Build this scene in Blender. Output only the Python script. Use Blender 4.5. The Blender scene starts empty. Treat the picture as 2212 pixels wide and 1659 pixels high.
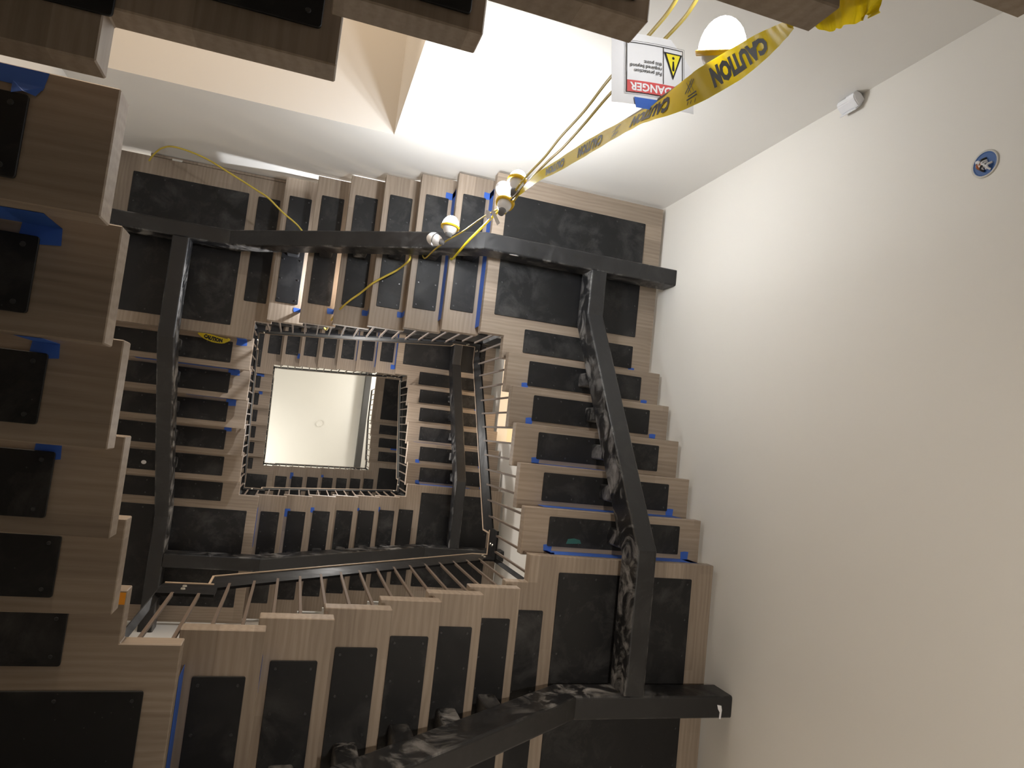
import bpy, bmesh, math, random
from mathutils import Vector, Matrix
random.seed(7)
SC = bpy.context.scene
COL = SC.collection
H = 1.6                                   # camera height above the lower floor

# ------------------------------------------------------------------ camera
CAM = [[0.9487372891663208, -0.10800999272013886, -0.29703770403424606],
       [0.1288261015551356, 0.9903362899233737, 0.0513601832056064],
       [0.2886198047664898, -0.0869935304111927, 0.9534834733560673]]
FPX = 1481.7067
cd = bpy.data.cameras.new('camera'); cam = bpy.data.objects.new('camera', cd); COL.objects.link(cam)
cd.sensor_width = 36; cd.lens = 36*FPX/2212; cd.clip_start = 0.05; cd.clip_end = 100
r, d, w = (Vector(v) for v in CAM)
m = Matrix.Identity(4)
for i in range(3):
    m[i][0] = r[i]; m[i][1] = -d[i]; m[i][2] = -w[i]
m[2][3] = H
cam.matrix_world = m
SC.camera = cam
def at(px, py, dist):
    """a point in the well at a given distance from the eye, used to survey the real objects"""
    v = r*((px-1106)/FPX) + d*((py-829.5)/FPX) + w
    return v.normalized()*dist + Vector((0, 0, H))

def atz(px, py, z):
    v = at(px, py, 1)-Vector((0, 0, H)); return v*(z/v.z)+Vector((0, 0, H))

# ------------------------------------------------------------------ world, exposure, lights
wd = bpy.data.worlds.new('world'); SC.world = wd; wd.use_nodes = True
wd.node_tree.nodes['Background'].inputs[0].default_value = (1, .93, .85, 1)
wd.node_tree.nodes['Background'].inputs[1].default_value = 0.05
vs = SC.view_settings
vs.view_transform = 'Standard'; vs.look = 'None'; vs.exposure = 0.0; vs.gamma = 1.0; vs.use_curve_mapping = False
WARM = (1, .80, .58); NEUT = (1, .955, .895); COOL = (.93, .96, 1)
def lamp(name, loc, watt, col, size=.06, kind='POINT', rot=None, sx=1, sy=1):
    l = bpy.data.lights.new(name, kind); l.energy = watt; l.color = col
    if kind == 'AREA':
        l.shape = 'RECTANGLE'; l.size = sx; l.size_y = sy
    else:
        l.shadow_soft_size = size
    o = bpy.data.objects.new(name, l); COL.objects.link(o); o.location = loc
    if rot: o.rotation_euler = rot
    return o
# unseen sources: room and stair lamps, plus added fill lights without fixtures
sp_ = lamp('floor_fill_spot', (.9, .2, .5), 210, (1, .92, .82), .12, 'SPOT')  # added fill spot, brightens the lower right wall and nearby undersides
sp_.data.spot_size = math.radians(95); sp_.data.spot_blend = .9
sp_.rotation_euler = (Vector((2.5, 1.6, H+2.6))-sp_.location).to_track_quat('-Z', 'Y').to_euler()
lamp('hall_lamp', (-1.2, -4.4, H+3.3), 95, (1, .80, .60), .12)
sp_ = lamp('hall_fill_spot', (-.7, -4.2, H+2.0), 330, (1, .84, .66), .08, 'SPOT')  # added fill spot aimed at the inner ends of the bottom flight
sp_.data.spot_size = math.radians(62); sp_.data.spot_blend = .6
sp_.rotation_euler = (Vector((.45, .77, H+3.1))-sp_.location).to_track_quat('-Z', 'Y').to_euler()
lamp('upper_room_lamp', (4.2, -.6, H+7.6), 110, WARM, .12)
lamp('landing_lamp', (-1.45, -1.75, H+6.9), 16, NEUT, .03)
lamp('tread_lamp', (1.358-.1829-5*.2546+.30, -.7879-.34, H+1.4399+.178*24+.0758+.02), 60, COOL, .015)
lamp('upper_stair_fill', (2.25, .2, H+5.9), 14, NEUT, .06)  # added fill in mid-air, no fixture, brightens the flights one turn up
lamp('upper_stair_fill', (.6, .1, H+8.6), 56, (1, .96, .92), .08)  # added fill floating in the well, brightens the upper undersides from below
lamp('top_floor_lamp', (2.0, -.8, H+14.6), 62, (1, .975, .91), .15)
lamp('top_floor_lamp', (-1.2, .9, H+14.4), 62, (1, .975, .91), .15)

# ------------------------------------------------------------------ materials
def mat(name):
    mt = bpy.data.materials.new(name); mt.use_nodes = True
    nt = mt.node_tree
    return mt, nt, nt.nodes['Principled BSDF']
def N(nt, t, **k):
    n = nt.nodes.new(t)
    for a, b in k.items():
        if a.startswith('i_'):
            n.inputs[a[2:].replace('_', ' ')].default_value = b
        else: setattr(n, a, b)
    return n
def ramp(nt, fac, stops):
    n = N(nt, 'ShaderNodeValToRGB'); e = n.color_ramp.elements
    while len(e) < len(stops): e.new(.5)
    for q, (p, c) in zip(e, stops): q.position = p; q.color = (*c, 1)
    nt.links.new(fac, n.inputs[0]); return n.outputs[0]
def mixc(nt, fac, a, b, mode='MIX'):
    n = N(nt, 'ShaderNodeMix', data_type='RGBA', blend_type=mode)
    for s, v in ((n.inputs[0], fac), (n.inputs[6], a), (n.inputs[7], b)):
        if hasattr(v, 'is_linked'): nt.links.new(v, s)
        elif isinstance(v, (int, float)): s.default_value = v
        else: s.default_value = (*v, 1)
    return n.outputs[2]
def plain(name, col, rough=.5, metal=0, bump=0, bscale=200):
    mt, nt, b = mat(name)
    b.inputs['Base Color'].default_value = (*col, 1); b.inputs['Roughness'].default_value = rough
    b.inputs['Metallic'].default_value = metal
    tc = N(nt, 'ShaderNodeTexCoord'); nz = N(nt, 'ShaderNodeTexNoise', i_Scale=bscale*.05, i_Detail=4.0)
    nt.links.new(tc.outputs['Object'], nz.inputs['Vector'])
    c = mixc(nt, nz.outputs['Fac'], tuple(x*.9 for x in col), tuple(min(1, x*1.08) for x in col))
    nt.links.new(c, b.inputs['Base Color'])
    if bump:
        n2 = N(nt, 'ShaderNodeTexNoise', i_Scale=bscale, i_Detail=2.0); nt.links.new(tc.outputs['Object'], n2.inputs['Vector'])
        bp = N(nt, 'ShaderNodeBump', i_Strength=bump, i_Distance=.002); nt.links.new(n2.outputs['Fac'], bp.inputs['Height'])
        nt.links.new(bp.outputs['Normal'], b.inputs['Normal'])
    return mt
def emis(name, col, s):
    mt, nt, b = mat(name)
    b.inputs['Base Color'].default_value = (*col, 1)
    b.inputs['Emission Color'].default_value = (*col, 1); b.inputs['Emission Strength'].default_value = s
    return mt
def wood(name, axis):
    """stained oak; grain runs along local x or y, boards glued side by side"""
    mt, nt, b = mat(name)
    tc = N(nt, 'ShaderNodeTexCoord'); oi = N(nt, 'ShaderNodeObjectInfo')
    sep = N(nt, 'ShaderNodeSeparateXYZ'); nt.links.new(tc.outputs['Object'], sep.inputs[0])
    al, ac = (sep.outputs['X'], sep.outputs['Y']) if axis == 'X' else (sep.outputs['Y'], sep.outputs['X'])
    def M(op, a, bb):
        n = N(nt, 'ShaderNodeMath', operation=op)
        for s, v in zip(n.inputs, (a, bb)):
            if isinstance(v, (int, float)): s.default_value = v
            else: nt.links.new(v, s)
        return n.outputs[0]
    rnd = M('MULTIPLY', oi.outputs['Random'], 37.0)
    comb = N(nt, 'ShaderNodeCombineXYZ')
    nt.links.new(M('ADD', M('MULTIPLY', al, 1.0), rnd), comb.inputs['X'])
    nt.links.new(M('ADD', M('MULTIPLY', ac, 1.0), rnd), comb.inputs['Y'])
    nt.links.new(M('ADD', sep.outputs['Z'], rnd), comb.inputs['Z'])
    # boards
    bi = M('FLOOR', M('DIVIDE', M('ADD', ac, M('MULTIPLY', oi.outputs['Random'], .3)), .118), 0)
    wn = N(nt, 'ShaderNodeTexWhiteNoise', noise_dimensions='2D')
    cb = N(nt, 'ShaderNodeCombineXYZ'); nt.links.new(bi, cb.inputs['X'])
    nt.links.new(M('ADD', rnd, M('FLOOR', M('DIVIDE', M('ADD', al, M('MULTIPLY', bi, .37)), .95), 0)), cb.inputs['Y'])
    nt.links.new(cb.outputs[0], wn.inputs['Vector'])
    mp = N(nt, 'ShaderNodeMapping'); mp.inputs['Scale'].default_value = (1.2, 26, 26)
    nt.links.new(comb.outputs[0], mp.inputs['Vector'])
    nz = N(nt, 'ShaderNodeTexNoise', i_Scale=3.0, i_Detail=8.0, i_Roughness=.62); nt.links.new(mp.outputs[0], nz.inputs['Vector'])
    mp2 = N(nt, 'ShaderNodeMapping'); mp2.inputs['Scale'].default_value = (1.3, 6.5, 6.5)
    nt.links.new(comb.outputs[0], mp2.inputs['Vector'])
    wv = N(nt, 'ShaderNodeTexWave', wave_type='BANDS', bands_direction='Y', i_Scale=1.6, i_Distortion=7.0, i_Detail=3.0)
    nt.links.new(mp2.outputs[0], wv.inputs['Vector'])
    c1 = ramp(nt, nz.outputs['Fac'], [(.30, (.250, .195, .148)), (.55, (.310, .248, .192)), (.8, (.362, .296, .234))])
    c2 = mixc(nt, .32, c1, ramp(nt, wv.outputs['Fac'], [(.0, (.240, .188, .142)), (1, (.365, .298, .236))]))
    tone = ramp(nt, wn.outputs['Value'], [(0, (.84, .83, .82)), (1, (1.10, 1.10, 1.10))])
    c3 = mixc(nt, 1.0, c2, tone, 'MULTIPLY')
    kn = N(nt, 'ShaderNodeTexVoronoi', i_Scale=1.1, i_Randomness=1.0); mp3 = N(nt, 'ShaderNodeMapping'); mp3.inputs['Scale'].default_value = (1, 2.4, 2.4)
    nt.links.new(comb.outputs[0], mp3.inputs['Vector']); nt.links.new(mp3.outputs[0], kn.inputs['Vector'])
    kf = ramp(nt, kn.outputs['Distance'], [(.02, (1, 1, 1)), (.075, (0, 0, 0))])
    c4 = mixc(nt, kf, c3, (.20, .150, .11))
    nt.links.new(c4, b.inputs['Base Color'])
    b.inputs['Roughness'].default_value = .55
    bp = N(nt, 'ShaderNodeBump', i_Strength=.12, i_Distance=.001); nt.links.new(nz.outputs['Fac'], bp.inputs['Height'])
    nt.links.new(bp.outputs['Normal'], b.inputs['Normal'])
    return mt
def steel(name, dust, smear=0, spec=.3):
    mt, nt, b = mat(name)
    tc = N(nt, 'ShaderNodeTexCoord'); oi = N(nt, 'ShaderNodeObjectInfo')
    add = N(nt, 'ShaderNodeVectorMath', operation='ADD'); nt.links.new(tc.outputs['Object'], add.inputs[0])
    sc = N(nt, 'ShaderNodeVectorMath', operation='SCALE'); sc.inputs['Scale'].default_value = 41
    cx = N(nt, 'ShaderNodeCombineXYZ')
    for i in range(3): nt.links.new(oi.outputs['Random'], cx.inputs[i])
    nt.links.new(cx.outputs[0], sc.inputs[0]); nt.links.new(sc.outputs[0], add.inputs[1])
    n1 = N(nt, 'ShaderNodeTexNoise', i_Scale=5.0, i_Detail=7.0, i_Roughness=.68, i_Distortion=1.6 if smear else .4)
    nt.links.new(add.outputs[0], n1.inputs['Vector'])
    n2 = N(nt, 'ShaderNodeTexNoise', i_Scale=1.7, i_Detail=2.0); nt.links.new(add.outputs[0], n2.inputs['Vector'])
    mul = N(nt, 'ShaderNodeMath', operation='MULTIPLY')
    f1 = ramp(nt, n1.outputs['Fac'], [(.47, (0, 0, 0)), (.64 if smear else .72, (1, 1, 1))]); f2 = ramp(nt, n2.outputs['Fac'], [(.36, (0, 0, 0)), (.55, (1, 1, 1))])
    nt.links.new(f1, mul.inputs[0]); nt.links.new(f2, mul.inputs[1])
    mu2 = N(nt, 'ShaderNodeMath', operation='MULTIPLY'); mu2.inputs[1].default_value = dust; nt.links.new(mul.outputs[0], mu2.inputs[0])
    if smear:      # plaster dust clings to the tube's sides more than to its underside
        sn = N(nt, 'ShaderNodeSeparateXYZ'); nt.links.new(tc.outputs['Normal'], sn.inputs[0])
        ab = N(nt, 'ShaderNodeMath', operation='ABSOLUTE'); nt.links.new(sn.outputs['Y'], ab.inputs[0])
        mr = N(nt, 'ShaderNodeMapRange'); mr.inputs['From Min'].default_value = .2; mr.inputs['From Max'].default_value = .9
        mr.inputs['To Min'].default_value = dust*.06; mr.inputs['To Max'].default_value = dust*1.15
        nt.links.new(ab.outputs[0], mr.inputs['Value']); nt.links.new(mr.outputs[0], mu2.inputs[1])
    base = mixc(nt, mu2.outputs[0], (.010, .010, .011), (.30, .29, .28) if smear else (.22, .215, .21))
    vo = N(nt, 'ShaderNodeTexVoronoi', i_Scale=26.0); nt.links.new(add.outputs[0], vo.inputs['Vector'])
    sp = ramp(nt, vo.outputs['Distance'], [(.035, (1, 1, 1)), (.06, (0, 0, 0))])
    m3 = N(nt, 'ShaderNodeMath', operation='MULTIPLY'); nt.links.new(sp, m3.inputs[0]); m3.inputs[1].default_value = .25
    base = mixc(nt, m3.outputs[0], base, (.2, .2, .2))
    nt.links.new(base, b.inputs['Base Color'])
    rg = ramp(nt, n1.outputs['Fac'], [(.3, (.30 if smear else .42,)*3), (.7, (.62,)*3)]); nt.links.new(rg, b.inputs['Roughness'])
    b.inputs['Specular IOR Level'].default_value = .5 if smear else spec
    return mt
def plaster(name, col):
    mt, nt, b = mat(name)
    tc = N(nt, 'ShaderNodeTexCoord')
    n1 = N(nt, 'ShaderNodeTexNoise', i_Scale=.9, i_Detail=3.0); nt.links.new(tc.outputs['Object'], n1.inputs['Vector'])
    c = mixc(nt, n1.outputs['Fac'], tuple(x*.985 for x in col), tuple(min(1, x*1.015) for x in col))
    vo = N(nt, 'ShaderNodeTexVoronoi', i_Scale=1.3); nt.links.new(tc.outputs['Object'], vo.inputs['Vector'])
    sp = ramp(nt, vo.outputs['Distance'], [(.006, (1, 1, 1)), (.010, (0, 0, 0))])
    c = mixc(nt, sp, c, tuple(x*.55 for x in col))
    nt.links.new(c, b.inputs['Base Color']); b.inputs['Roughness'].default_value = .75
    n2 = N(nt, 'ShaderNodeTexNoise', i_Scale=90.0, i_Detail=2.0); nt.links.new(tc.outputs['Object'], n2.inputs['Vector'])
    bp = N(nt, 'ShaderNodeBump', i_Strength=.06, i_Distance=.002); nt.links.new(n2.outputs['Fac'], bp.inputs['Height'])
    nt.links.new(bp.outputs['Normal'], b.inputs['Normal'])
    return mt
MW = wood('oak_across', 'Y'); MWX = wood('oak_along', 'X')
MPLATE = steel('black_plate_steel', .20); MTUBE = steel('black_tube_steel', .75, 1); MRAIL = steel('black_rail_steel', .02, 0, .10)
MBAL = plain('bronze_baluster', (.13, .092, .066), .6, 0)
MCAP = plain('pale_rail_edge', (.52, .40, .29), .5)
MWALL = plaster('wall_paint', (.77, .74, .685)); MWALLB = plaster('wall_paint_back', (.77, .75, .715))
MCEIL = plaster('ceiling_paint', (.82, .80, .74)); MHALL = plaster('hall_paint', (.78, .71, .60))
MFLOOR = plain('floor_board', (.55, .49, .41), .7)
MGREY = plain('dark_grey_beam', (.05, .048, .045), .6)
MSCREW = plain('screw_zinc', (.06, .06, .063), .35, .6)
MBOLT = plain('bolt_bright', (.6, .58, .52), .35, .8)
MBLUE = plain('blue_masking_tape', (.035, .12, .50), .6)
MORANGE = plain('orange_tape', (.85, .33, .02), .6)
MYEL = plain('yellow_tape', (.86, .74, .05), .35)
for _m in (MYEL,):
    _nt = _m.node_tree; _b = _nt.nodes['Principled BSDF']; _t = N(_nt, 'ShaderNodeBsdfTranslucent'); _t.inputs[0].default_value = (.95, .82, .06, 1)
    _x = N(_nt, 'ShaderNodeMixShader'); _x.inputs[0].default_value = .45
    _nt.links.new(_b.outputs[0], _x.inputs[1]); _nt.links.new(_t.outputs[0], _x.inputs[2]); _nt.links.new(_x.outputs[0], _nt.nodes['Material Output'].inputs[0])
MCORD = plain('yellow_cord', (.55, .42, .06), .5); MCORDB = plain('brown_cord', (.20, .145, .055), .5)
MPAPER = plain('white_paper', (.80, .80, .82), .7); MINK = plain('black_ink', (.02, .02, .022), .5)
MRED = plain('red_ink', (.62, .09, .09), .6); MSIGNY = plain('yellow_ink', (.86, .74, .04), .6)
MWHITE = plain('white_plastic', (.80, .80, .82), .35); MGUARD = plain('guard_yellow', (1.0, .62, .03), .4)
MBOXBLUE = plain('box_blue', (.03, .10, .30), .4); MCOPPER = plain('copper_wire', (.45, .16, .07), .4, .6)
MSOCK = plain('grey_socket', (.16, .16, .17), .5)
MBULB = emis('lit_bulb', (.96, .98, 1), 340); MBULBN = emis('lit_bulb_near', (.96, .98, 1), 92)
MFILL = plain('joint_filler', (.62, .60, .55), .8)
MCHALK = plain('green_chalk', (.03, .13, .11), .8)

# ------------------------------------------------------------------ mesh helpers
def mesh(name, V, F, mt, smooth=False):
    me = bpy.data.meshes.new(name); me.from_pydata([tuple(v) for v in V], [], F); me.update()
    bm = bmesh.new(); bm.from_mesh(me); bmesh.ops.recalc_face_normals(bm, faces=bm.faces); bm.to_mesh(me); bm.free()
    if mt: me.materials.append(mt)
    if smooth: me.polygons.foreach_set('use_smooth', [True]*len(me.polygons))
    return me
def bevel_prism(name, poly, z0, z1, mt, bev=.003, seg=1):
    bm = bmesh.new()
    vb = [bm.verts.new((x, y, z0)) for x, y in poly]; f = bm.faces.new(vb)
    ex = bmesh.ops.extrude_face_region(bm, geom=[f])
    for v in ex['geom']:
        if isinstance(v, bmesh.types.BMVert): v.co.z = z1
    bmesh.ops.recalc_face_normals(bm, faces=bm.faces)
    if bev: bmesh.ops.bevel(bm, geom=bm.edges[:], offset=bev, segments=seg, affect='EDGES', clamp_overlap=True)
    me = bpy.data.meshes.new(name); bm.to_mesh(me); bm.free(); me.materials.append(mt); return me
def boxm(name, a, b, mt, bev=.002):
    return bevel_prism(name, [(a[0], a[1]), (b[0], a[1]), (b[0], b[1]), (a[0], b[1])], a[2], b[2], mt, bev)
def rrect(x0, y0, x1, y1, rr=.012, n=3):
    P = []
    for cx, cy, a0 in ((x1-rr, y1-rr, 0), (x0+rr, y1-rr, 90), (x0+rr, y0+rr, 180), (x1-rr, y0+rr, 270)):
        for i in range(n+1):
            a = math.radians(a0+90*i/n); P.append((cx+rr*math.cos(a), cy+rr*math.sin(a)))
    return P
def sweep_uz(path, h, vc, wd, rr=.014, n=3):
    """mitred tube: bottom line follows path (u,z); section h high, wd wide about v=vc"""
    sec = rrect(-wd/2, 0, wd/2, h, rr, n); V = []; F = []; k = len(sec)
    for i, (u, z) in enumerate(path):
        def nrm(a, b):
            t = Vector((b[0]-a[0], b[1]-a[1])).normalized(); return Vector((-t.y, t.x))
        if i == 0: m = nrm(path[0], path[1]); s = 1
        elif i == len(path)-1: m = nrm(path[-2], path[-1]); s = 1
        else:
            n1, n2 = nrm(path[i-1], path[i]), nrm(path[i], path[i+1]); m = (n1+n2).normalized(); s = 1/m.dot(n1)
        for q, p in sec: V.append((u+m.x*p*s, vc+q, z+m.y*p*s))
    for i in range(len(path)-1):
        for j in range(k): F.append((i*k+j, i*k+(j+1) % k, (i+1)*k+(j+1) % k, (i+1)*k+j))
    F.append(tuple(range(k))[::-1]); F.append(tuple(range((len(path)-1)*k, len(path)*k)))
    return V, F
def tube(pts, rad, n=7, closed=False):
    V = []; F = []; P = [Vector(p) for p in pts]
    up = Vector((0, 0, 1)); prev = None
    for i, p in enumerate(P):
        t = (P[min(i+1, len(P)-1)]-P[max(i-1, 0)]).normalized()
        a = t.cross(prev if prev is not None else (up if abs(t.z) < .9 else Vector((1, 0, 0))))
        if prev is not None: b = prev - t*prev.dot(t); b.normalize(); a = b.cross(t)
        else: a.normalize(); b = t.cross(a)
        prev = b
        rd = rad[i] if isinstance(rad, (list, tuple)) else rad
        for j in range(n):
            q = 2*math.pi*j/n; V.append(p+a*math.cos(q)*rd+b*math.sin(q)*rd)
    for i in range(len(P)-1):
        for j in range(n): F.append((i*n+j, i*n+(j+1) % n, (i+1)*n+(j+1) % n, (i+1)*n+j))
    F.append(tuple(range(n))[::-1]); F.append(tuple(range((len(P)-1)*n, len(P)*n)))
    return V, F
def spline(pts, per=8):
    P = [Vector(p) for p in pts]; out = []
    for i in range(len(P)-1):
        p0, p1, p2, p3 = P[max(i-1, 0)], P[i], P[i+1], P[min(i+2, len(P)-1)]
        for k in range(per):
            t = k/per
            out.append(.5*((2*p1)+(p2-p0)*t+(2*p0-5*p1+4*p2-p3)*t*t+(3*p1-p0-3*p2+p3)*t**3))
    out.append(P[-1]); return out
def lathe(prof, n=20):
    V = []; F = []
    for rr, z in prof:
        for j in range(n):
            a = 2*math.pi*j/n; V.append((rr*math.cos(a), rr*math.sin(a), z))
    for i in range(len(prof)-1):
        for j in range(n): F.append((i*n+j, i*n+(j+1) % n, (i+1)*n+(j+1) % n, (i+1)*n+j))
    return V, F
def merge(*parts):
    V = []; F = []
    for v, f in parts:
        k = len(V); V += list(v); F += [tuple(i+k for i in q) for q in f]
    return V, F
def disc(cx, cy, z, rr, h, n=8):
    V = []; F = []
    for rad, zz in ((rr, z), (rr*.8, z-h)):
        for j in range(n):
            a = 2*math.pi*j/n; V.append((cx+rad*math.cos(a), cy+rad*math.sin(a), zz))
    for j in range(n): F.append((j, (j+1) % n, n+(j+1) % n, n+j))
    F.append(tuple(range(n, 2*n))); F.append(tuple(range(n))); return V, F
def ob(name, me, parent=None, loc=None, rot=None, **props):
    o = bpy.data.objects.new(name, me); COL.objects.link(o)
    if parent: o.parent = parent
    if loc is not None: o.location = loc
    if rot is not None: o.rotation_euler = rot
    for k, v in props.items(): o[k] = v
    return o
def thing(name, label, cat, loc=(0, 0, 0), rz=0, group=None, me=None):
    o = ob(name, me, None, loc, (0, 0, rz), label=label, category=cat)
    if group: o['group'] = group
    return o
def struct(name, me): return ob(name, me, kind='structure')
def text_mesh(s, size, bold=0.0, align='CENTER', spacing=1.0):
    cu = bpy.data.curves.new('lettering', 'FONT'); cu.body = s; cu.size = size; cu.align_x = align; cu.align_y = 'CENTER'
    cu.offset = bold; cu.resolution_u = 2; cu.space_character = spacing; cu.space_line = .95
    o = bpy.data.objects.new('lettering', cu); COL.objects.link(o)
    dg = bpy.context.evaluated_depsgraph_get(); me = bpy.data.meshes.new_from_object(o.evaluated_get(dg))
    V = [v.co.copy() for v in me.vertices]; F = [tuple(p.vertices) for p in me.polygons]
    bpy.data.objects.remove(o); bpy.data.curves.remove(cu); bpy.data.meshes.remove(me)
    return V, F

# ------------------------------------------------------------------ surveyed stair dimensions
X0, X1, Y0, Y1 = -.4518, 1.358, -.7879, .7679
B_ = {'X': .1829, 'Y': .1543}; G_ = {'X': .2546, 'Y': .2529}; A_ = {'X': .0992, 'Y': .1371}; NT = {'X': 6, 'Y': 5}
OV, TH, RI, W, ZTL = .0304, .0758, .178, 1.21, 1.4399
def zl(n): return H + ZTL + RI*n
XW0, XW1, YW0, YW1 = X0-W-.03, X1+W+.03, Y0-W-.03, Y1+W+.03
L_ = {t: B_[t]+NT[t]*G_[t]+A_[t] for t in 'XY'}
FR = {'L': ((X0, Y0), math.pi/2, 'Y'), 'B': ((X0, Y1), 0, 'X'), 'R': ((X1, Y1), -math.pi/2, 'Y'), 'T': ((X1, Y0), math.pi, 'X')}
# ------------------------------------------------------------------ room shell
def wall(name, axis, pos, thick, u0, u1, z0, z1, holes, mt):
    """wall slab in plane axis=pos, thickness outward (signed), holes (ua,ub,za,zb)"""
    us = sorted({u0, u1, *[min(max(h[i], u0), u1) for h in holes for i in (0, 1)]}); zs = sorted({z0, z1, *[h[i] for h in holes for i in (2, 3)]})
    V = []; F = []
    def q(*p):
        k = len(V)
        for a, u, z in p: V.append((a, u, z) if axis == 'X' else (u, a, z))
        F.append((k, k+1, k+2, k+3))
    def solid(i, j):
        if i < 0 or j < 0 or i >= len(us)-1 or j >= len(zs)-1: return False
        uc, zc = (us[i]+us[i+1])/2, (zs[j]+zs[j+1])/2
        return not any(h[0] < uc < h[1] and h[2] < zc < h[3] for h in holes)
    p2 = pos+thick
    for i in range(len(us)-1):
        for j in range(len(zs)-1):
            if not solid(i, j): continue
            a, b, c, e = us[i], us[i+1], zs[j], zs[j+1]
            q((pos, a, c), (pos, b, c), (pos, b, e), (pos, a, e)); q((p2, a, c), (p2, b, c), (p2, b, e), (p2, a, e))
            if not solid(i-1, j): q((pos, a, c), (p2, a, c), (p2, a, e), (pos, a, e))
            if not solid(i+1, j): q((pos, b, c), (p2, b, c), (p2, b, e), (pos, b, e))
            if not solid(i, j-1): q((pos, a, c), (p2, a, c), (p2, b, c), (pos, b, c))
            if not solid(i, j+1): q((pos, a, e), (p2, a, e), (p2, b, e), (pos, b, e))
    bmv = mesh(name, V, F, mt)
    bm = bmesh.new(); bm.from_mesh(bmv); bmesh.ops.remove_doubles(bm, verts=bm.verts, dist=1e-5); bmesh.ops.recalc_face_normals(bm, faces=bm.faces); bm.to_mesh(bmv); bm.free()
    return struct(name, bmv)
ZC = H+15.7
HEAD = H+4.665; JAMB = .373
FL0 = zl(0)+TH
wall('wall_back', 'Y', YW0, -.9, XW0-.15, XW1+.15, -.2, ZC+.2, [(XW0-.2, JAMB, FL0, HEAD)], MWALLB)
wall('wall_right', 'X', XW1, .15, YW0-.0, YW1+.0, -.2, ZC+.2, [(-1.25, -.02, H+6.2, H+9.06)], MWALL)
wall('wall_left', 'X', XW0, -.15, YW0, YW1, -.2, ZC+.2, [], MWALLB)
wall('wall_front', 'Y', YW1, .15, XW0-.15, XW1+.15, -.2, ZC+.2, [], MWALL)
struct('floor', boxm('floor', (XW0, YW0, -.2), (XW1, YW1, 0), MFLOOR, 0))
struct('ceiling', boxm('ceiling', (XW0-.1, YW0-.1, ZC), (XW1+.1, YW1+.1, ZC+.15), MCEIL, 0))
# hall behind the back opening
struct('floor_hall', boxm('floor_hall', (-4.2, YW0-4, FL0-.2), (JAMB+.6, YW0-.9, FL0), MFLOOR, 0))
struct('ceiling_hall', boxm('ceiling_hall', (-4.2, YW0-4, HEAD), (JAMB+.6, YW0-.9, HEAD+.15), MHALL, 0))
struct('wall_hall', boxm('wall_hall', (-4.2, YW0-4.15, FL0-.2), (JAMB+.6, YW0-4, HEAD+.15), MHALL, 0))
struct('wall_hall_right', boxm('wall_hall_right', (JAMB+.6, YW0-4.15, FL0-.2), (JAMB+.75, YW0-.9, HEAD+.15), MHALL, 0))
struct('wall_hall_left', boxm('wall_hall_left', (-4.35, YW0-4.15, FL0-.2), (-4.2, YW0-.9, HEAD+.15), MHALL, 0))
# room behind the upper opening in the right wall
z6, z9 = H+6.2, H+9.06
struct('floor_room', boxm('floor_room', (XW1+.15, -2.2, z6-.15), (XW1+3, 1.0, z6), MFLOOR, 0))
struct('ceiling_room', boxm('ceiling_room', (XW1+.15, -2.2, z9+.25), (XW1+3, 1.0, z9+.4), MHALL, 0))
struct('wall_room', boxm('wall_room', (XW1+3, -2.2, z6-.15), (XW1+3.15, 1.0, z9+.4), MHALL, 0))
struct('wall_room_back', boxm('wall_room_back', (XW1+.15, -2.35, z6-.15), (XW1+3.15, -2.2, z9+.4), MHALL, 0))
struct('wall_room_front', boxm('wall_room_front', (XW1+.15, 1.0, z6-.15), (XW1+3.15, 1.15, z9+.4), MHALL, 0))
# dark beam under the top ceiling
struct('trim_1', boxm('ceiling_beam', (1.300, YW0, ZC-.25), (1.425, YW1, ZC), MGREY, .004))

# ------------------------------------------------------------------ shared stair meshes
def tread_mesh(t, dd=None):
    D = dd or G_[t]+OV
    return boxm('tread', (-D, 0, 0), (0, W, TH), MW, .003)
def plate_mesh(u0, v0, u1, v1):
    return bevel_prism('steel_plate', rrect(u0, v0, u1, v1, .007, 3), -.007, 0, MPLATE, .0015)
def screws_mesh(us, vs_, z=-.007):
    P = [disc(u, v, z, .0065, .003) for u in us for v in vs_]
    V, F = merge(*P); return mesh('plate_screws', V, F, MSCREW)
PV0, PV1 = .16, 1.055
TM = {t: tread_mesh(t) for t in 'XY'}
PM = plate_mesh(-.046-.178, PV0, -.046, PV1)
SM = screws_mesh((-.046-.155, -.046-.023), (PV0+.03, PV0+.20, PV0+.36, PV1-.36, PV1-.20, PV1-.03))
TZ, THH, TW = -.245, .195, .125            # stringer: bottom below the deck, height, width
SLOPE = {t: RI/G_[t] for t in 'XY'}
def stringer_mesh(t, s_ext, e_ext, n=None):
    n = n or NT[t]; u1 = B_[t]+.10; u2 = u1+(n+1)*G_[t]
    path = [(-W/2-s_ext, TZ), (u1, TZ), (u2, TZ+(n+1)*RI), (L_[t]+W/2+e_ext, TZ+(n+1)*RI)]
    V, F = sweep_uz(path, THH, W/2, TW); me = mesh('stringer', V, F, MTUBE)
    return me
WEXT = W/2+.028
SMESH = {'L': stringer_mesh('Y', -TW/2, WEXT), 'B': stringer_mesh('X', -TW/2, WEXT), 'R': stringer_mesh('Y', -TW/2, -TW/2), 'T': stringer_mesh('X', WEXT, WEXT)}
def bracket(t, k):
    u = B_[t]+k*G_[t]-.135; u1 = B_[t]+.10
    ztop = TZ+THH/math.cos(math.atan(SLOPE[t]))+max(0, (u-u1))*SLOPE[t]
    return ztop-k*RI
BRK = {}
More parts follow.
